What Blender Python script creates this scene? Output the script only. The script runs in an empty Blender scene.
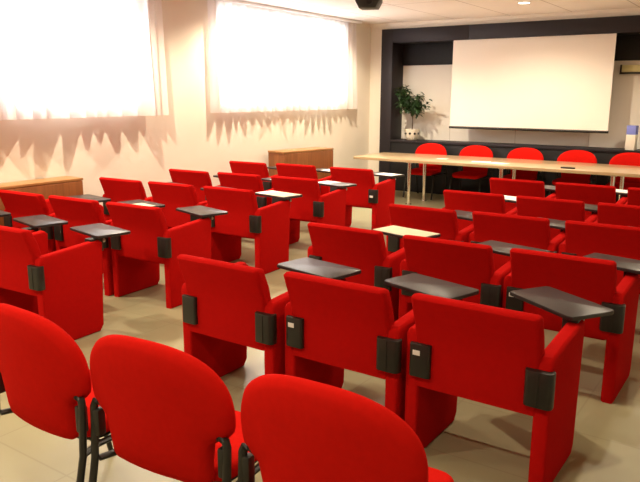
import bpy, bmesh, math, random
from mathutils import Vector, Matrix
random.seed(7)
D = bpy.data
scene = bpy.context.scene
C = scene.collection

# ------------------------------------------------------------------ camera
CAM_H = 1.8
pitch, yaw, roll, fpx = .212, .600, .004, 680.0
cam_data = D.cameras.new('camera')
cam_data.sensor_fit = 'HORIZONTAL'
cam_data.sensor_width = 36.0
cam_data.lens = 36.0 * fpx / 640.0
cam_data.clip_start = .05
cam = D.objects.new('camera', cam_data)
C.objects.link(cam)
Fv = Vector((-math.sin(yaw) * math.cos(pitch), math.cos(yaw) * math.cos(pitch), -math.sin(pitch)))
R0 = Vector((math.cos(yaw), math.sin(yaw), 0))
U0 = R0.cross(Fv)
Rv = R0 * math.cos(roll) + U0 * math.sin(roll)
Uv = U0 * math.cos(roll) - R0 * math.sin(roll)
M = Matrix((Rv, Uv, -Fv)).transposed().to_4x4()
M.translation = Vector((0, 0, CAM_H))
cam.matrix_world = M
scene.camera = cam

# ------------------------------------------------------------------ view, world, light
scene.view_settings.view_transform = 'Standard'
scene.view_settings.look = 'None'
scene.view_settings.gamma = 1
scene.view_settings.use_curve_mapping = False
scene.view_settings.exposure = 0.0

world = D.worlds.new('world')
scene.world = world
world.use_nodes = True
bg = world.node_tree.nodes['Background']
bg.inputs[0].default_value = (.86, .93, 1.0, 1)
bg.inputs[1].default_value = 4.0

DAY_W = 240
LAMP_W = 30
LAMP_COL = (1.0, .85, .63)
WALL_X, CEIL_Z, FRONT_Y = -6.80, 3.10, 11.62

def area(name, loc, rot, sx, sy, power, col):
    l = D.lights.new(name, 'AREA'); l.shape = 'RECTANGLE'; l.size = sx; l.size_y = sy
    l.energy = power; l.color = col
    o = D.objects.new(name, l); C.objects.link(o); o.location = loc; o.rotation_euler = rot
    return o
for nm, yc, ln in (('daylight_near_window', 5.0, 2.0), ('daylight_far_window', 8.85, 3.2)):
    area(nm, (WALL_X - .9, yc, 2.5), (0, -math.pi / 2, 0), 1.6, ln, DAY_W * ln / 3.6, (.92, .96, 1.0))

def spot(x, y, w=LAMP_W, size=math.radians(150), blend=.6, r=.035, z=CEIL_Z - .02, rot=(0, 0, 0), col=LAMP_COL):
    l = D.lights.new('downlight_lamp', 'SPOT'); l.energy = w * 4; l.spot_size = size; l.spot_blend = blend
    l.shadow_soft_size = r; l.color = col
    o = D.objects.new('downlight_lamp', l); C.objects.link(o); o.location = (x, y, z); o.rotation_euler = rot
    return o
LAMPS = [(-6.0, y) for y in (.6, 2.9, 5.2, 7.6, 9.9)] + [(x, y) for x in (-3.37, -1.0) for y in (.6, 3.75, 6.9, 10.06)]
for x, y in LAMPS:
    spot(x, y, LAMP_W * (2.2 if x < -5 else 2.0 if (x, y) == (-3.37, 10.06) else 1.0))

# ------------------------------------------------------------------ materials
def mat(name, base, rough=.6, metal=0.0, noise=0.0, nscale=8.0, bump=0.0, bscale=200.0, sheen=0.0, spec=.5, coat=0.0):
    m = D.materials.new(name); m.use_nodes = True
    nt = m.node_tree; p = nt.nodes['Principled BSDF']
    p.inputs['Base Color'].default_value = (*base, 1)
    p.inputs['Roughness'].default_value = rough
    p.inputs['Metallic'].default_value = metal
    p.inputs['Specular IOR Level'].default_value = spec
    p.inputs['Sheen Weight'].default_value = sheen
    p.inputs['Coat Weight'].default_value = coat
    tc = nt.nodes.new('ShaderNodeTexCoord')
    if noise > 0:
        n = nt.nodes.new('ShaderNodeTexNoise'); n.inputs['Scale'].default_value = nscale
        n.inputs['Detail'].default_value = 4
        nt.links.new(tc.outputs['Object'], n.inputs['Vector'])
        mx = nt.nodes.new('ShaderNodeMix'); mx.data_type = 'RGBA'
        mx.inputs[6].default_value = (*[c * (1 - noise) for c in base], 1)
        mx.inputs[7].default_value = (*[min(1, c * (1 + noise)) for c in base], 1)
        nt.links.new(n.outputs['Fac'], mx.inputs[0]); nt.links.new(mx.outputs[2], p.inputs['Base Color'])
    if bump > 0:
        n2 = nt.nodes.new('ShaderNodeTexNoise'); n2.inputs['Scale'].default_value = bscale
        nt.links.new(tc.outputs['Object'], n2.inputs['Vector'])
        b = nt.nodes.new('ShaderNodeBump'); b.inputs['Strength'].default_value = bump; b.inputs['Distance'].default_value = .002
        nt.links.new(n2.outputs['Fac'], b.inputs['Height']); nt.links.new(b.outputs['Normal'], p.inputs['Normal'])
    return m

def wood(name, c1, c2, scale=(1, 12, 12), rough=.4, coat=0.0):
    m = mat(name, c1, rough, coat=coat); nt = m.node_tree; p = nt.nodes['Principled BSDF']
    tc = nt.nodes.new('ShaderNodeTexCoord'); mp = nt.nodes.new('ShaderNodeMapping'); mp.inputs['Scale'].default_value = scale
    n = nt.nodes.new('ShaderNodeTexNoise'); n.inputs['Scale'].default_value = 2.2; n.inputs['Detail'].default_value = 6; n.inputs['Distortion'].default_value = .6
    r = nt.nodes.new('ShaderNodeValToRGB'); r.color_ramp.elements[0].position = .35; r.color_ramp.elements[1].position = .68
    r.color_ramp.elements[0].color = (*c1, 1); r.color_ramp.elements[1].color = (*c2, 1)
    nt.links.new(tc.outputs['Object'], mp.inputs[0]); nt.links.new(mp.outputs[0], n.inputs['Vector'])
    nt.links.new(n.outputs['Fac'], r.inputs[0]); nt.links.new(r.outputs[0], p.inputs['Base Color'])
    return m

def tiles(name, c1, c2, line, bw, bh, mortar, rough, offset=0.0, spec=.5, rot=0.0, shift=(0, 0, 0)):
    m = mat(name, c1, rough, spec=spec); nt = m.node_tree; p = nt.nodes['Principled BSDF']
    tc = nt.nodes.new('ShaderNodeTexCoord'); mp = nt.nodes.new('ShaderNodeMapping')
    mp.inputs['Rotation'].default_value = (0, 0, rot); mp.inputs['Location'].default_value = shift
    b = nt.nodes.new('ShaderNodeTexBrick'); b.offset = offset; b.squash = 1
    b.inputs['Scale'].default_value = 1; b.inputs['Brick Width'].default_value = bw; b.inputs['Row Height'].default_value = bh
    b.inputs['Mortar Size'].default_value = mortar; b.inputs['Mortar Smooth'].default_value = .3
    b.inputs['Color1'].default_value = (*c1, 1); b.inputs['Color2'].default_value = (*c2, 1); b.inputs['Mortar'].default_value = (*line, 1)
    nt.links.new(tc.outputs['Object'], mp.inputs[0]); nt.links.new(mp.outputs[0], b.inputs['Vector'])
    nt.links.new(b.outputs['Color'], p.inputs['Base Color'])
    return m

RED = mat('red_fabric', (.44, .006, .005), .95, noise=.10, nscale=30, bump=.25, bscale=420, sheen=.0, spec=.03)
RED2 = mat('bright_red_fabric', (.60, .010, .006), .95, noise=.08, nscale=40, bump=.25, bscale=420, spec=.03)
BLACK = mat('black_plastic', (.012, .012, .010), .42, noise=.2, nscale=20)
TABLET = mat('charcoal_laminate', (.024, .021, .022), .36, noise=.12, nscale=60, spec=.42)
STEEL = mat('grey_knob_metal', (.55, .52, .46), .35, metal=.7)
CHROME = mat('chrome', (.80, .78, .74), .18, metal=1.0)
LABEL = mat('white_label', (.85, .84, .80), .6)
WALL = mat('cream_wall_paint', (.80, .735, .63), .85, noise=.02, nscale=3)
CEIL = tiles('ceiling_panels', (.90, .84, .80), (.89, .83, .79), (.56, .50, .46), 1.0, 2.4, .012, .9, rot=0, shift=(.1, .3, 0))
FLOOR = tiles('beige_floor_tiles', (.35, .323, .192), (.342, .315, .187), (.305, .278, .165), .62, .62, .006, .34, spec=.35, shift=(.2, .1, 0))
DARK = mat('anthracite_panel', (.019, .015, .019), .55, noise=.15, nscale=4, spec=.35)
DARKIN = mat('black_and_shade_panel', (.012, .011, .012), .6, noise=.15, nscale=4, spec=.3)  # black for fascia and lens; on the lower panel it paints in shade
PANEL = tiles('white_back_panel', (.78, .74, .66), (.77, .73, .65), (.55, .50, .42), 1.25, 4.0, .006, .7)
SCREEN = mat('projection_screen_fabric', (.90, .84, .76), .9, noise=.015, nscale=2)
OAKTOP = wood('pale_beech_veneer', (.50, .345, .19), (.60, .44, .26), (.8, 10, 10), .28, coat=.25)
CAB = wood('cherry_veneer', (.19, .058, .012), (.27, .092, .022), (10, 10, .8), .45)
CABTOP = wood('pale_cherry_top', (.34, .16, .05), (.42, .21, .075), (10, .8, 10), .4)
PAPER = mat('white_paper', (.88, .87, .84), .8)
CREAM = mat('cream_paper', (.70, .62, .44), .8)
POT = mat('cream_ceramic', (.75, .70, .58), .35, noise=.1, nscale=9)
LEAF = mat('dark_green_leaf', (.018, .052, .010), .5, noise=.5, nscale=14)
BARK = mat('brown_bark', (.11, .075, .045), .9, noise=.3, nscale=40)
SOIL = mat('dark_soil', (.03, .02, .013), 1)
BLUE = mat('blue_carton_print', (.20, .24, .66), .6)
CARTON = mat('white_carton', (.80, .74, .62), .6)
GREENY = mat('pale_yellow_diffuser', (.66, .60, .28), .4)
FRAME = mat('white_window_frame', (.85, .85, .85), .5)

def glass():
    m = D.materials.new('window_glass'); m.use_nodes = True; nt = m.node_tree
    nt.nodes.remove(nt.nodes['Principled BSDF']); out = nt.nodes['Material Output']
    t = nt.nodes.new('ShaderNodeBsdfTransparent'); g = nt.nodes.new('ShaderNodeBsdfGlossy'); g.inputs['Roughness'].default_value = .02
    mx = nt.nodes.new('ShaderNodeMixShader'); mx.inputs[0].default_value = .06
    nt.links.new(t.outputs[0], mx.inputs[1]); nt.links.new(g.outputs[0], mx.inputs[2]); nt.links.new(mx.outputs[0], out.inputs[0])
    return m
GLASS = glass()
def curtain_mat():
    m = D.materials.new('sheer_white_curtain'); m.use_nodes = True; nt = m.node_tree
    nt.nodes.remove(nt.nodes['Principled BSDF']); out = nt.nodes['Material Output']
    d = nt.nodes.new('ShaderNodeBsdfDiffuse'); d.inputs[0].default_value = (.86, .80, .77, 1)
    t = nt.nodes.new('ShaderNodeBsdfTranslucent'); t.inputs[0].default_value = (.90, .86, .86, 1)
    mx = nt.nodes.new('ShaderNodeMixShader'); mx.inputs[0].default_value = .52
    nt.links.new(d.outputs[0], mx.inputs[1]); nt.links.new(t.outputs[0], mx.inputs[2]); nt.links.new(mx.outputs[0], out.inputs[0])
    return m
CURTAIN = curtain_mat()
def emis(name, col, s):
    m = D.materials.new(name); m.use_nodes = True; p = m.node_tree.nodes['Principled BSDF']
    p.inputs['Emission Color'].default_value = (*col, 1); p.inputs['Emission Strength'].default_value = s
    return m
GLOW = emis('lit_downlight', (1, .95, .82), 14)

# ------------------------------------------------------------------ mesh helpers
def link(name, bm, m, parent=None, smooth=True, angle=40):
    me = D.meshes.new(name)
    bmesh.ops.recalc_face_normals(bm, faces=bm.faces)
    bm.to_mesh(me); bm.free()
    for mm in (m if isinstance(m, (list, tuple)) else [m]): me.materials.append(mm)
    if smooth:
        me.polygons.foreach_set('use_smooth', [True] * len(me.polygons))
        me.set_sharp_from_angle(angle=math.radians(angle))
    o = D.objects.new(name, me); C.objects.link(o)
    if parent: o.parent = parent
    return o
def box(bm, x0, x1, y0, y1, z0, z1, bevel=0.0, seg=2):
    r = bmesh.ops.create_cube(bm, size=1)
    vs = r['verts']
    for v in vs:
        v.co = Vector(((x0 + x1) / 2 + v.co.x * (x1 - x0), (y0 + y1) / 2 + v.co.y * (y1 - y0), (z0 + z1) / 2 + v.co.z * (z1 - z0)))
    if bevel > 0:
        es = list({e for v in vs for e in v.link_edges})
        bmesh.ops.bevel(bm, geom=es, offset=bevel, segments=seg, profile=.5, affect='EDGES')
    return bm
def prism(bm, pts, axis, a0, a1, bevel=0.0, seg=3):
    # pts: 2-D outline; axis 'x' -> pts are (y, z); 'y' -> (x, z); 'z' -> (x, y)
    def mk(p, a):
        if axis == 'x': return (a, p[0], p[1])
        if axis == 'y': return (p[0], a, p[1])
        return (p[0], p[1], a)
    v0 = [bm.verts.new(mk(p, a0)) for p in pts]; v1 = [bm.verts.new(mk(p, a1)) for p in pts]
    n = len(pts); fs = [bm.faces.new(v0), bm.faces.new(v1[::-1])]
    for i in range(n): fs.append(bm.faces.new((v0[i], v0[(i + 1) % n], v1[(i + 1) % n], v1[i])))
    bmesh.ops.recalc_face_normals(bm, faces=fs)
    if bevel > 0:
        es = list({e for f in fs[:2] for e in f.edges})
        bmesh.ops.bevel(bm, geom=es, offset=bevel, segments=seg, profile=.5, affect='EDGES')
    return bm
def rounded(x0, x1, y0, y1, r, n=5):
    pts = []
    for cx, cy, a in ((x1 - r, y1 - r, 0), (x0 + r, y1 - r, 90), (x0 + r, y0 + r, 180), (x1 - r, y0 + r, 270)):
        for i in range(n + 1):
            t = math.radians(a + 90 * i / n); pts.append((cx + r * math.cos(t), cy + r * math.sin(t)))
    return pts
def tube(bm, path, r, seg=10, flat=1.0):
    path = [Vector(p) for p in path]; rings = []
    for i, p in enumerate(path):
        t = (path[min(i + 1, len(path) - 1)] - path[max(i - 1, 0)]).normalized()
        a = t.cross(Vector((1, 0, 0)));
        if a.length < .1: a = t.cross(Vector((0, 1, 0)))
        a.normalize(); b = t.cross(a)
        rr = r[i] if isinstance(r, (list, tuple)) else r
        rings.append([bm.verts.new(p + a * rr * math.cos(2 * math.pi * k / seg) + b * rr * flat * math.sin(2 * math.pi * k / seg)) for k in range(seg)])
    for q in range(len(rings) - 1):
        for k in range(seg):
            bm.faces.new((rings[q][k], rings[q][(k + 1) % seg], rings[q + 1][(k + 1) % seg], rings[q + 1][k]))
    bm.faces.new(rings[0][::-1]); bm.faces.new(rings[-1])
    return bm
def lathe(bm, prof, cx=0, cy=0, seg=24, cap=True):
    rings = [[bm.verts.new((cx + r * math.cos(2 * math.pi * k / seg), cy + r * math.sin(2 * math.pi * k / seg), z)) for k in range(seg)] for r, z in prof]
    for q in range(len(rings) - 1):
        for k in range(seg):
            bm.faces.new((rings[q][k], rings[q][(k + 1) % seg], rings[q + 1][(k + 1) % seg], rings[q + 1][k]))
    if cap: bm.faces.new(rings[0][::-1]); bm.faces.new(rings[-1])
    return bm
def B(): return bmesh.new()

# ------------------------------------------------------------------ object helpers
def tag(o, label, cat, group=None):
    o['label'] = label; o['category'] = cat
    if group: o['group'] = group
    return o
def thing(name, label, cat, loc=(0, 0, 0), rz=0.0, group=None):
    o = D.objects.new(name, None); C.objects.link(o); o.empty_display_size = .1
    o.location = loc; o.rotation_euler = (0, 0, rz)
    return tag(o, label, cat, group)
def struct(name, bm, m, smooth=False, parent=None):
    o = link(name, bm, m, parent, smooth)
    if not parent: o['kind'] = 'structure'
    return o
def dup(root, loc, rz, label, group=None):
    r = root.copy(); C.objects.link(r); r.location = loc; r.rotation_euler = (0, 0, rz); r['label'] = label
    if group: r['group'] = group
    for ch in list(root.children):
        c = ch.copy(); C.objects.link(c); c.parent = r
        for g in list(ch.children):
            d = g.copy(); C.objects.link(d); d.parent = c
    return r

# ------------------------------------------------------------------ room shell
X0, X1, Y0, Y1 = WALL_X, 1.6, -1.6, FRONT_Y + .45
struct('floor', box(B(), X0 - .3, X1 + .2, Y0 - .2, Y1 + .2, -.12, 0), FLOOR)
struct('ceiling', box(B(), X0 - .3, X1 + .2, Y0 - .2, Y1 + .2, CEIL_Z, CEIL_Z + .12), CEIL)
struct('wall_right', box(B(), X1, X1 + .15, Y0, Y1, 0, CEIL_Z), WALL)
struct('wall_back', box(B(), X0, X1, Y0 - .15, Y0, 0, CEIL_Z), WALL)
WINS = [(4.12, 5.85, 1.72, 2.95), (7.35, 10.62, 1.72, 2.95)]
bm = B()
ys = [Y0, WINS[0][0], WINS[0][1], WINS[1][0], WINS[1][1], Y1]
for i in range(5):
    if i % 2 == 0: box(bm, X0 - .28, X0, ys[i], ys[i + 1], 0, CEIL_Z)
    else:
        w = WINS[i // 2]
        box(bm, X0 - .28, X0, ys[i], ys[i + 1], 0, w[2]); box(bm, X0 - .28, X0, ys[i], ys[i + 1], w[3], CEIL_Z)
struct('wall_left', bm, WALL)
for n, w in enumerate(WINS):
    bm = B(); xa, xb = X0 - .2, X0 - .14
    box(bm, xa, xb, w[0], w[1], w[2], w[2] + .06); box(bm, xa, xb, w[0], w[1], w[3] - .06, w[3])
    k = 3
    for i in range(k + 1):
        y = w[0] + (w[1] - w[0] - .05) * i / k; box(bm, xa, xb, y, y + .05, w[2] + .06, w[3] - .06)
    f = struct('window_%d' % (n + 1), bm, FRAME)
    struct('pane', box(B(), X0 - .172, X0 - .168, w[0], w[1], w[2], w[3]), GLASS, parent=f)
# front wall: a strip of cream wall and the white wall seen inside the dark surround
PX0, PX1 = -6.53, -.95          # surround, outer
PW = .235                         # pillar width
PZ = 2.99                        # surround top
RECESS = .42
bm = B()
box(bm, X0, PX0 + .02, FRONT_Y, FRONT_Y + .45, 0, CEIL_Z)
box(bm, PX1 - .02, X1, FRONT_Y, FRONT_Y + .45, 0, CEIL_Z)
box(bm, PX0 + .02, PX1 - .02, FRONT_Y, FRONT_Y + .45, PZ - .02, CEIL_Z)
box(bm, PX0 + .02, PX1 - .02, FRONT_Y + RECESS, FRONT_Y + .45, 0, PZ - .02)
struct('wall_front', bm, WALL)
struct('baseboard_left', box(B(), X0, X0 + .015, Y0, FRONT_Y, 0, .09), DARK)
# cornice under the ceiling over the surround
struct('trim_1', box(B(), X0, X1, FRONT_Y - .03, FRONT_Y, CEIL_Z - .055, CEIL_Z), WALL)

SY = FRONT_Y - .06
sur = thing('dark_wall_surround', 'large anthracite panelled surround framing the white wall behind the projection screen', 'wall surround', (PX0, SY, 0))
def sp(name, x0, x1, y0, y1, z0, z1, m, bev=.004):
    return link(name, box(B(), x0 - PX0, x1 - PX0, y0 - SY, y1 - SY, z0, z1, bev), m, sur)
LZ = 2.745
SHZ = .965
sp('pillar', PX0, PX0 + PW, SY, FRONT_Y + RECESS - .01, 0, PZ, DARK)
sp('pillar', PX1 - PW, PX1, SY, FRONT_Y + RECESS - .01, 0, PZ, DARK)
sp('lintel', PX0 + PW, PX0 + 1.72, SY, FRONT_Y + RECESS - .01, LZ, PZ, DARK)
sp('lintel', PX0 + 1.725, PX1 - PW, SY, FRONT_Y + RECESS - .01, LZ, PZ, DARK)
sp('fascia', PX0 + PW, PX1 - PW, FRONT_Y + RECESS - .06, FRONT_Y + RECESS - .01, 2.35, LZ, DARKIN)
sp('ledge', PX0 + PW, PX1 - PW, SY, FRONT_Y + RECESS - .01, SHZ - .04, SHZ, DARK)
sp('lower_panel', PX0 + PW, PX1 - PW, SY + .02, FRONT_Y + RECESS - .01, 0, SHZ - .04, DARKIN)  # anthracite like the pillars, its lack of light put into the darker colour
sp('white_panel', PX0 + PW, PX1 - PW, FRONT_Y + RECESS - .03, FRONT_Y + RECESS - .012, SHZ, 2.35, PANEL, 0)

# ------------------------------------------------------------------ projection screen
SX0, SX1, SZ0, SZ1 = -5.11, -2.41, 1.225, 2.755
scr = thing('projection_screen', 'large white pull-down projection screen hanging in the dark surround', 'projection screen', ((SX0 + SX1) / 2, SY + .06, SZ0))
w = (SX1 - SX0) / 2
link('screen_fabric', box(B(), -w, w, -.004, .004, .02, SZ1 - SZ0), SCREEN, scr, False)
tube_b = tube(B(), [(-w - .01, 0, .01), (w + .01, 0, .01)], .022, 10); link('bottom_bar', tube_b, BLACK, scr)
link('roller_case', box(B(), -w - .06, w + .06, -.04, .05, SZ1 - SZ0 - .01, SZ1 - SZ0 + .0, 0), DARK, scr)

# ------------------------------------------------------------------ curtains
def curtain(y0, y1, z0, z1, label, seed, wmin, wmax, amp, base):
    rnd = random.Random(seed)
    t = thing('curtain', label, 'curtain', (WALL_X, y0, z0), 0, 'sheer curtains on the window wall')
    nseg = int((y1 - y0) / .02)
    # irregular folds
    folds = []; y = 0.0
    while y < (y1 - y0) + .3:
        wdt = rnd.uniform(wmin, wmax); folds.append((y, wdt, rnd.uniform(.25 * amp, amp))); y += wdt
    def off(yy):
        for a, wd, am in folds:
            if a <= yy < a + wd: return am * (math.sin(math.pi * (yy - a) / wd) ** 1.5)
        return 0
    bm = B(); rows = []
    H = z1 - z0
    for j in range(9):
        tt = j / 8; row = []
        for i in range(nseg + 1):
            yy = (y1 - y0) * i / nseg
            x = base + off(yy) * (1.0 - .6 * tt)
            row.append(bm.verts.new((x, yy, tt * H)))
        rows.append(row)
    for j in range(8):
        for i in range(nseg): bm.faces.new((rows[j][i], rows[j][i + 1], rows[j + 1][i + 1], rows[j + 1][i]))
    link('sheer_cloth', bm, CURTAIN, t, True, 180)
    link('curtain_rail', box(B(), .06, .17, -.05, y1 - y0 + .05, H, H + .035, .004), FRAME, t)
curtain(1.35, 6.24, 1.535, 3.06, 'nearer sheer white curtain glowing over the window at left', 11, .11, .26, .19, .085)
curtain(7.13, 10.97, 1.545, 3.06, 'farther sheer white curtain between the cream wall strip and the far corner', 5, .11, .20, .14, .055)

# ------------------------------------------------------------------ low cabinets along the window wall
def cabinet(label, loc, rz, L, Dp, Hh):
    t = thing('low_cabinet', label, 'cabinet', loc, rz)
    link('body', box(B(), 0, Dp, 0, L, .06, Hh - .03, .004), CAB, t)
    link('top', box(B(), -.0, Dp + .012, -.012, L + .012, Hh - .03, Hh, .005), CABTOP, t)
    link('plinth', box(B(), .03, Dp - .03, .03, L - .03, 0, .06), DARK, t)
    link('front_panel', box(B(), Dp, Dp + .018, .004, L - .004, .065, Hh - .034, .003), CAB, t)
    return t
cabinet('long low reddish wooden cabinet under the nearer window', (-6.78, 2.2, 0), 0, 2.56, .285, .88)
cabinet('low reddish wooden cabinet set askew under the farther window near the table', (-6.70, 8.35, 0), math.radians(-9), 1.10, .36, .945)

# ------------------------------------------------------------------ upholstered conference chairs with writing tablet
CW = .357; PT = .075; PD = .525; TPY = .445
def make_chair():
    t = thing('conference_chair', '', 'chair')
    for s, nm in ((-1, 'left'), (1, 'right')):
        prof = [(0, 0), (0, .655), (.02, .68), (PD + .005, .715), (PD + .035, .690), (PD, .045), (PD - .035, 0)]
        a, b = sorted((s * CW, s * (CW - PT)))
        link('side_panel', prism(B(), prof, 'x', a, b, .018), RED, t)
    # backrest, tilted over its upper half
    bm = B()
    rear = [(.0, .395), (-.004, .52), (-.002, .62), (-.022, .71), (-.058, .805), (-.080, .868)]
    front = [(-.02, .884), (.0, .874), (.045, .765), (.075, .65), (.082, .52), (.082, .395)]
    rear = rear + [(-.073, .882), (-.053, .890)]
    prism(bm, rear + front, 'x', -.305, .305, .022)
    for v in bm.verts:      # soft top corners
        k = max(0, v.co.z - .80) / .08
        if abs(v.co.x) > .26: v.co.z -= .006 * k
    link('backrest', bm, RED, t)
    link('seat', prism(B(), [(.075, .36), (.075, .47), (.36, .475), (.41, .455), (.425, .41), (.40, .36)], 'x', -.276, .276, .02), RED, t)
    # clamps
    bm = B(); prism(bm, rounded(.242, .371, -.034, .03, .026), 'z', .452, .622, .004, 2)
    rc = link('armrest_clamp', bm, BLACK, t)
    bm = B(); box(bm, .302, .310, -.037, -.03, .46, .615, .001); link('ridge', bm, BLACK, rc)
    bm = B(); prism(bm, rounded(-.325, -.215, -.026, .03, .014), 'z', .452, .622, .004, 2)
    lc = link('armrest_clamp', bm, BLACK, t)
    # tablet
    bm = B(); box(bm, .262, .340, PD - .06, PD + .055, .62, .729, .008)
    br = link('tablet_bracket', bm, BLACK, t)
    bm = B(); tube(bm, [(.325, PD + .05, .70), (.325, PD + .073, .70)], .017, 12)
    link('knob', bm, STEEL, br)
    bm = B(); tube(bm, [(.277, PD + .05, .70), (.277, PD + .071, .70)], .013, 12)
    link('knob', bm, STEEL, br)
    return t
def tablet_mesh():
    bm = B()
    pts = [(-.475, .03), (-.46, .0), (-.02, -.02), (.01, -.01), (.02, .24), (.01, .262), (-.01, .27), (-.45, .275), (-.47, .26)]
    prism(bm, pts, 'z', -.011, .011, .004, 2)
    return bm
chair0 = make_chair()
tm = link('writing_tablet', tablet_mesh(), TABLET); tmesh = tm.data; D.objects.remove(tm)
lb = link('number_label', box(B(), -.304, -.266, -.0285, -.0255, .565, .590, .0005), LABEL); lmesh = lb.data; D.objects.remove(lb)
lb = link('number_label', box(B(), .272, .318, -.0385, -.0345, .52, .548, .0005), LABEL); lmesh2 = lb.data; D.objects.remove(lb)
TABZ = .742
def tablet_world(x, y, rz, ang, ox=0.0, oy=0.0):
    m = Matrix.Translation((x, y, 0)) @ Matrix.Rotation(rz, 4, 'Z') @ Matrix.Translation((.350 + ox, TPY + oy, TABZ)) @ Matrix.Rotation(ang, 4, 'Z')
    return m
first = True
def place_chair(x, y, rz, label, group, ang, num=None, ox=0.0, oy=0.0):
    global first
    if first:
        t = chair0; t.location = (x, y, 0); t.rotation_euler = (0, 0, rz); t['label'] = label; t['group'] = group; first = False
        clones = None
    else:
        t = dup(chair0, (x, y, 0), rz, label, group)
        for c in list(t.children):
            if c.name.startswith('writing_tablet') or c.name.startswith('number_label'):
                D.objects.remove(c)
        for c in list(t.children):
            for g in list(c.children):
                if g.name.startswith('number_label'): D.objects.remove(g)
    tb = D.objects.new('writing_tablet', tmesh); C.objects.link(tb); tb.parent = t
    tb.location = (.350 + ox, TPY + oy, TABZ); tb.rotation_euler = (0, 0, ang)
    if num:
        cl = [c for c in t.children if c.name.startswith('armrest_clamp')]
        cl.sort(key=lambda c: c.data.vertices[0].co.x)
        q = D.objects.new('number_label', lmesh if num == 'L' else lmesh2); C.objects.link(q)
        q.parent = cl[0] if num == 'L' else cl[1]
    return t
ROWW = ['nearest', 'second', 'third', 'fourth', 'farthest']
COLW = ['left', 'middle', 'right']
def rad(d): return math.radians(d)
# papers: (block,row,col) -> (kind, coverage)
NOTES = {('R', 1, 0): 'cream', ('R', 3, 0): 'white', ('R', 4, 1): 'white', ('L', 1, 1): 'creampart', ('L', 2, 2): 'both',
         ('L', 4, 2): 'part', ('L', 3, 2): 'left', ('L', 3, 1): 'part', ('L', 4, 1): 'part'}
def sheet(x, y, rz, ang, m, u0, u1, v0, v1, label, twist=0.0, dz=0.0, ox=0.0, oy=0.0):
    o = link('paper_sheet', prism(B(), [(u0, v0), (u1, v0 - .01), (u1 + .015, v1), (u0, v1)], 'z', 0, .002), m, None, False)
    w = tablet_world(x, y, rz, ang, ox, oy); o.matrix_world = w @ Matrix.Translation((0, 0, .0115 + dz)) @ Matrix.Rotation(twist, 4, 'Z')
    return tag(o, label, 'paper', 'papers on the writing tablets')
SHIFT = {('R', 0, 0): (.11, -.02), ('R', 0, 1): (.09, -.06), ('R', 0, 2): (-.03, -.01), ('R', 1, 1): (.08, -.10), ('R', 1, 2): (.08, -.10), ('R', 2, 0): (.05, -.10), ('R', 2, 1): (.05, -.10), ('R', 2, 2): (.05, -.10), ('R', 3, 1): (.05, -.10), ('R', 3, 2): (.05, -.10), ('R', 4, 0): (.0, -.10), ('L', 0, 2): (.02, .07), ('L', 0, 1): (.03, .09), ('L', 0, 0): (.03, .09)}
def fill(block, bname, rows, rz, angs):
    for i, row in enumerate(rows):
        for j, p in enumerate(row):
            if p is None: continue
            x, y = p; ang = rad(angs.get((i, j), -12))
            num = 'L' if (block == 'R' and i < 3 and j > 0) else None
            if block == 'L' and i == 4 and j == 2: num = 'R'
            note = NOTES.get((block, i, j))
            extra = ', paper on tablet' if note else ''
            lab = 'red tablet-arm chair, %s seat in %s row of %s block%s' % (COLW[j], ROWW[i], bname, extra)
            place_chair(x, y, rz, lab, 'red conference chairs with writing tablets', ang, num, *SHIFT.get((block, i, j), (0, 0)))
            pos = '%s seat in %s row of %s block' % (COLW[j], ROWW[i], bname)
            if note == 'cream': sheet(x, y, rz, ang, CREAM, -.46, -.005, .003, .255, 'cream sheet covering the tablet of ' + pos)
            if note == 'white': sheet(x, y, rz, ang, PAPER, -.45, -.03, .02, .25, 'white sheet on the tablet of ' + pos)
            if note == 'part': sheet(x, y, rz, ang, PAPER, -.30, -.01, .02, .235, 'small white sheet on the tablet of ' + pos, .05)
            if note == 'left': sheet(x, y, rz, ang, PAPER, -.45, -.24, .02, .25, 'white sheet on left end of tablet, ' + pos)
            if note == 'creampart': sheet(x, y, rz, ang, CREAM, -.24, -.01, .01, .16, 'small cream sheet on tablet of ' + pos)
            if note == 'both':
                sheet(x, y, rz, ang, PAPER, -.465, -.26, .01, .25, 'white sheet on tablet left end, ' + pos)
                sheet(x, y, rz, ang, CREAM, -.325, .0, .0, .25, 'cream sheet on tablet right end, ' + pos, .03, .0025)
RB = [[(-2.575, 2.79), (-1.825, 2.835), (-1.085, 2.86)],
      [(-2.55, 4.07), (-1.765, 4.07), (-1.035, 4.09)],
      [(-2.49, 5.19), (-1.75, 5.25), (-1.02, 5.27)],
      [(-2.48, 6.30), (-1.75, 6.32), (-1.025, 6.33)],
      [(-2.47, 7.54), (-1.74, 7.57), (-1.01, 7.58)]]
fill('R', 'right-hand', RB, 0, {(0, 0): -8, (0, 1): -14, (0, 2): -31, (1, 0): -12})
LB = [[(-6.06, 2.57), (-5.31, 2.62), (-4.555, 2.67)],
      [(-6.01, 3.74), (-5.285, 3.80), (-4.545, 3.86)],
      [(-6.07, 4.98), (-5.35, 5.05), (-4.60, 5.12)],
      [(-6.10, 6.06), (-5.36, 6.15), (-4.60, 6.23)],
      [(-6.20, 7.30), (-5.46, 7.42), (-4.60, 7.46)]]
fill('L', 'left-hand', LB, rad(3), {(0, 2): -12, (1, 2): -16, (0, 1): -12})

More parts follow.
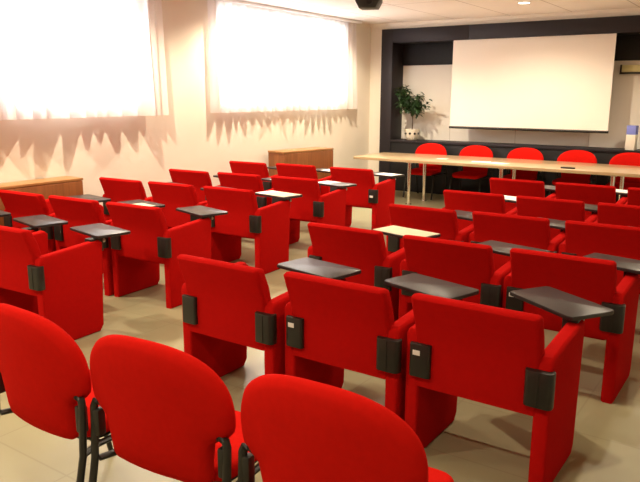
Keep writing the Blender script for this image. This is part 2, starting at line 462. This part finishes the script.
# ------------------------------------------------------------------ stacking chairs with rounded red back
def back_outline(n=40):
    HW, HB, ZT, ZB, RC = .326, .228, .243, -.28, .034
    pts = []
    for i in range(n + 1):                       # rounded top
        a = math.pi * i / n; c, q = math.cos(a), math.sin(a)
        pts.append((math.copysign(abs(c) ** (2 / 2.5), c) * HW, q ** (2 / 2.5) * ZT if q > 0 else 0))
    side = [(HW - .002, -.03), (HW - .008, -.055), (HW - .028, -.078), (HW - .058, -.092), (HB + .018, -.108), (HB + .012, -.15), (HB + .004, -.19)]
    for x, z in side: pts.append((-x, z))        # stepped in below the wide rounded top
    for k in range(7):
        a = math.pi + math.pi / 2 * k / 6; pts.append((-HB + RC + RC * math.cos(a), ZB + RC + RC * math.sin(a)))
    for k in range(1, 6): pts.append((-HB + RC + (2 * (HB - RC)) * k / 6, ZB))
    for k in range(7):
        a = 1.5 * math.pi + math.pi / 2 * k / 6; pts.append((HB - RC + RC * math.cos(a), ZB + RC + RC * math.sin(a)))
    for x, z in side[::-1]: pts.append((x, z))
    return pts
def make_stacker(name, label, cat):
    t = thing(name, label, cat)
    zc = .742
    out = back_outline()
    lay = [(.0, -.034), (.55, -.033), (.86, -.030), (.96, -.022), (1.0, -.004), (1.0, .010), (.96, .026), (.86, .034), (.5, .038), (.0, .04)]
    def P(x, z, d):
        y = d + .50 * x * x - .10 * (z + .077)      # wraps round the sitter, leans back a little
        return (x, y, zc + z)
    bm = B(); rings = []
    for s, d in lay:
        if s == 0: rings.append([bm.verts.new(P(0, 0, d))])
        else: rings.append([bm.verts.new(P(x * s, z * s, d)) for x, z in out])
    n = len(out)
    for a, b in zip(rings, rings[1:]):
        for k in range(n):
            k2 = (k + 1) % n
            if len(a) == 1: bm.faces.new((a[0], b[k], b[k2]))
            elif len(b) == 1: bm.faces.new((a[k], b[0], a[k2]))
            else: bm.faces.new((a[k], b[k], b[k2], a[k2]))
    link('backrest', bm, RED2, t, True, 180)
    # seat pad
    bm = B(); prism(bm, rounded(-.265, .265, .06, .53, .09, 7), 'z', .455, .515, .022, 4)
    for v in bm.verts:
        k = max(0, v.co.y - .38) / .15; v.co.z -= .03 * k * k
    link('seat', bm, RED2, t)
    link('seat_pan', prism(B(), rounded(-.245, .245, .08, .50, .08, 6), 'z', .438, .455, .004, 2), BLACK, t)
    for s in (-1, 1):
        # rear leg rises into the back support post
        bm = B(); tube(bm, [(s * .312, -.10, 0), (s * .312, -.03, .25), (s * .312, .01, .44), (s * .312, .020, .60), (s * .312, .022, .648), (s * .305, .024, .666), (s * .285, .026, .673), (s * .24, .024, .66)], .0135, 10, 1.25)
        l = link('leg', bm, BLACK, t)
        bm = B(); tube(bm, [(s * .312, -.10, 0), (s * .312, -.097, .018)], .018, 10); link('rubber_foot', bm, BLACK, l)
        bm = B(); tube(bm, [(s * .285, .56, 0), (s * .280, .50, .25), (s * .275, .46, .41), (s * .272, .44, .432), (s * .268, .38, .436), (s * .27, .10, .436), (s * .30, .02, .436)], .0125, 10, 1.2)
        l = link('leg', bm, BLACK, t)
        bm = B(); tube(bm, [(s * .285, .56, 0), (s * .285, .558, .018)], .017, 10); link('rubber_foot', bm, BLACK, l)
        bm = B(); box(bm, min(s * .278, s * .312), max(s * .278, s * .312), .008, .046, .53, .64, .008)
        link('back_clip', bm, BLACK, t)
    bm = B(); tube(bm, [(-.262, .42, .436), (.262, .42, .436)], .011, 8); tube(bm, [(-.262, .12, .436), (.262, .12, .436)], .011, 8)
    link('crossbar', bm, BLACK, t)
    return t
G = 'linked stacking chairs across the front of the view'
FG = [(-2.40, 1.45, 'leftmost of the three round-backed red chairs in the foreground'),
      (-1.735, 1.49, 'middle of the three round-backed red chairs in the foreground'),
      (-1.05, 1.54, 'rightmost of the three round-backed red chairs in the foreground')]
FR = [-2, 5, 3]
st0 = make_stacker('stacking_chair', '', 'chair')
for i, (x, y, lab) in enumerate(FG):
    if i == 0: st0.location = (x, y, 0); st0.rotation_euler = (0, 0, rad(FR[i])); st0['label'] = lab; st0['group'] = G; o = st0
    else: o = dup(st0, (x, y, 0), rad(FR[i]), lab, G)
RC = [(-5.34, 'first from the plant'), (-4.48, 'second from the plant'), (-3.62, 'third from the plant, mid-table'), (-2.78, 'fourth from the plant'), (-1.98, 'fifth from the plant, by the carton')]
for x, w in RC:
    q = dup(st0, (x, 11.39, 0), math.pi, 'red round-backed chair behind the long table, ' + w, 'red chairs behind the long table'); q.scale = (.96, .96, .96)

# ------------------------------------------------------------------ long table
TX0, TX1, TY, TZ = -6.20, -.9, 10.05, .76
tb = thing('conference_table', 'long pale beech table on chrome legs in front of the screen', 'table', ((TX0 + TX1) / 2, TY, 0))
L = (TX1 - TX0) / 2
bm = B(); pts = [(-L + .02, 0), (L - .02, 0), (L, .03), (L, 1.05)]
for i in range(13):
    u = i / 12; pts.append((L - u * 2 * L, .1 + 1.0 + .16 * math.sin(math.pi * u)))
pts.append((-L, .03))
prism(bm, pts, 'z', TZ - .045, TZ, .004, 2)
link('tabletop', bm, OAKTOP, tb)
for lx in (-5.17, -3.60, -1.99):
    for dy, dx in ((.14, 0), (.66, .03)):
        bm = B(); x = lx + dx - (TX0 + TX1) / 2
        tube(bm, [(x, dy, .0), (x, dy, TZ - .045)], .030, 14)
        l = link('leg', bm, CHROME, tb)
        bm = B(); lathe(bm, [(.055, 0), (.055, .008), (.03, .014)], x, dy, 18); link('foot', bm, CHROME, l)
    bm = B(); box(bm, lx - .03 - (TX0 + TX1) / 2, lx + .06 - (TX0 + TX1) / 2, .08, .72, TZ - .06, TZ - .045); link('leg_bracket', bm, STEEL, tb)
for k, (x, y, r, lab) in enumerate(((-4.02, 10.42, .3, 'white sheet lying on the long table, left of the two together'), (-3.72, 10.36, -.35, 'white sheet lying on the long table, right of the two together'), (-4.75, 10.55, .1, 'small white sheet on the long table before the second chair'))):
    s = .6 if k == 2 else 1
    o = link('paper_sheet', prism(B(), [(-.15 * s, -.105 * s), (.15 * s, -.105 * s), (.15 * s, .105 * s), (-.15 * s, .105 * s)], 'z', 0, .003), PAPER, None, False)
    o.location = (x, y, TZ + .0003); o.rotation_euler = (0, 0, r); tag(o, lab, 'paper', 'papers on the long table')
rm = thing('remote_control', 'small black remote control lying on the long table', 'remote control', (-2.62, 10.22, TZ), rad(4))
link('case', box(B(), -.10, .10, -.025, .025, 0, .022, .006), BLACK, rm)
link('keypad', box(B(), -.07, .05, -.014, .014, .022, .024, .0005), DARK, rm)

# ------------------------------------------------------------------ things on the ledge
pt = thing('potted_plant', 'small leafy green tree in a cream pot on the dark ledge', 'plant', (-5.93, 11.74, SHZ))
link('pot', lathe(B(), [(.085, 0), (.115, .04), (.135, .11), (.135, .17), (.142, .185), (.142, .205), (.125, .205), (.12, .18), (.0005, .178)], seg=28), POT, pt)
bm = B()
for k in range(9):
    a = 2 * math.pi * k / 9
    M4 = Matrix.Translation((.133 * math.cos(a), .133 * math.sin(a), .125)) @ Matrix.Rotation(a, 4, 'Z') @ Matrix.Rotation(math.pi / 2, 4, 'Y')
    bmesh.ops.create_cone(bm, segments=10, radius1=.026, radius2=.022, depth=.01, cap_ends=True, matrix=M4)
link('pot_pattern', bm, BLACK, pt)
link('soil', lathe(B(), [(.12, .176), (.118, .186), (.0005, .19)], seg=20), SOIL, pt)
bm = B(); rnd = random.Random(3)
tube(bm, [(0, 0, .18), (.01, .0, .35), (-.005, .01, .5), (.0, .0, .64)], [.013, .011, .010, .006], 8)
tips = []
for k in range(16):
    a = rnd.uniform(0, 2 * math.pi); z0 = rnd.uniform(.45, .62); r = rnd.uniform(.16, .40); z1 = z0 + rnd.uniform(.02, .34)
    p1 = Vector((r * math.cos(a), r * .62 * math.sin(a), z1)); tube(bm, [(0, 0, z0), (p1 * .5 + Vector((0, 0, z0 * .5 + .02))), p1], [.006, .004, .002], 5); tips.append((Vector((0, 0, z0)), p1))
link('trunk', bm, BARK, pt)
bm = B()
def leaf(bm, p, d, s):
    d = d.normalized(); side = d.cross(Vector((0, 0, 1)));
    if side.length < .05: side = Vector((1, 0, 0))
    side.normalize(); up = side.cross(d) * .25
    a = p; b = p + d * s * .5 + side * s * .24 - up * s * .1; c = p + d * s - up * s * .6; e = p + d * s * .5 - side * s * .24 - up * s * .1; m = p + d * s * .5 + up * s * .25
    v = [bm.verts.new(q) for q in (a, b, c, e, m)]
    bm.faces.new((v[0], v[1], v[4])); bm.faces.new((v[1], v[2], v[4])); bm.faces.new((v[2], v[3], v[4])); bm.faces.new((v[3], v[0], v[4]))
for a, b in tips:
    for k in range(38):
        u = rnd.uniform(.35, 1.08); p = a.lerp(b, u) + Vector((rnd.gauss(0, .035), rnd.gauss(0, .03), rnd.gauss(.02, .04)))
        p.x = max(p.x, -.27); p.y = min(max(p.y, -.24), .17)
        leaf(bm, p, Vector((rnd.gauss(0, 1) + (b - a).x * 2, rnd.gauss(0, 1) + (b - a).y, rnd.gauss(-.2, .6))), rnd.uniform(.08, .13))
fo = link('foliage', bm, LEAF, pt, False); fo['kind'] = 'stuff'
ct = thing('carton', 'blue and white upright carton standing on the dark ledge at right', 'carton', (-2.06, 11.70, SHZ), rad(-8))
link('box', box(B(), -.07, .07, -.06, .06, 0, .24, .003), CARTON, ct)
link('lid', box(B(), -.071, .071, -.061, .061, .24, .38, .003), BLUE, ct)
el = thing('wall_light', 'long pale yellow unlit wall light above the carton', 'wall light', (-2.02, FRONT_Y + RECESS - .05, 2.185))
link('housing', box(B(), -.36, .36, -.045, .019, -.045, -.015, .004), BLACK, el)
link('end_cap', box(B(), -.36, -.335, -.04, .019, -.015, .10, .003), BLACK, el)
link('end_cap', box(B(), .335, .36, -.04, .019, -.015, .10, .003), BLACK, el)
link('diffuser', box(B(), -.335, .335, -.035, .019, -.015, .095, .006), GREENY, el)

# ------------------------------------------------------------------ ceiling fittings
for i, (x, y) in enumerate(LAMPS):
    if (x, y) != (-3.37, 10.06): continue
    t = thing('downlight', 'round lit recessed ceiling downlight above the projection screen', 'ceiling light', (x, y, CEIL_Z))
    link('trim_ring', lathe(B(), [(.075, -.010), (.095, -.008), (.10, 0), (.075, 0), (.075, -.010)], seg=24, cap=False), FRAME, t)
    link('lens', lathe(B(), [(.0005, -.008), (.074, -.008), (.074, 0), (.0005, 0)], seg=24), GLOW, t)
pj = thing('projector', 'black projector hanging from the ceiling at the top of the view', 'projector', (-4.13, 7.0, 2.755), rad(20)); pj.scale = (.74, .74, .74)
bm = B(); prism(bm, [(-.13, 0), (.13, 0), (.185, .10), (.185, .17), (-.185, .17), (-.185, .10)], 'y', -.16, .16, .012, 2)
link('body', bm, BLACK, pj)
bm = B(); tube(bm, [(.04, -.16, .09), (.04, -.185, .09)], .045, 16); link('lens', bm, DARKIN, pj)
bm = B(); tube(bm, [(0, 0, .17), (0, 0, (CEIL_Z - 2.755) / .74 - .02)], .025, 12); lathe(bm, [(.07, (CEIL_Z - 2.755) / .74 - .02), (.07, (CEIL_Z - 2.755) / .74)], seg=16); link('ceiling_mount', bm, BLACK, pj)
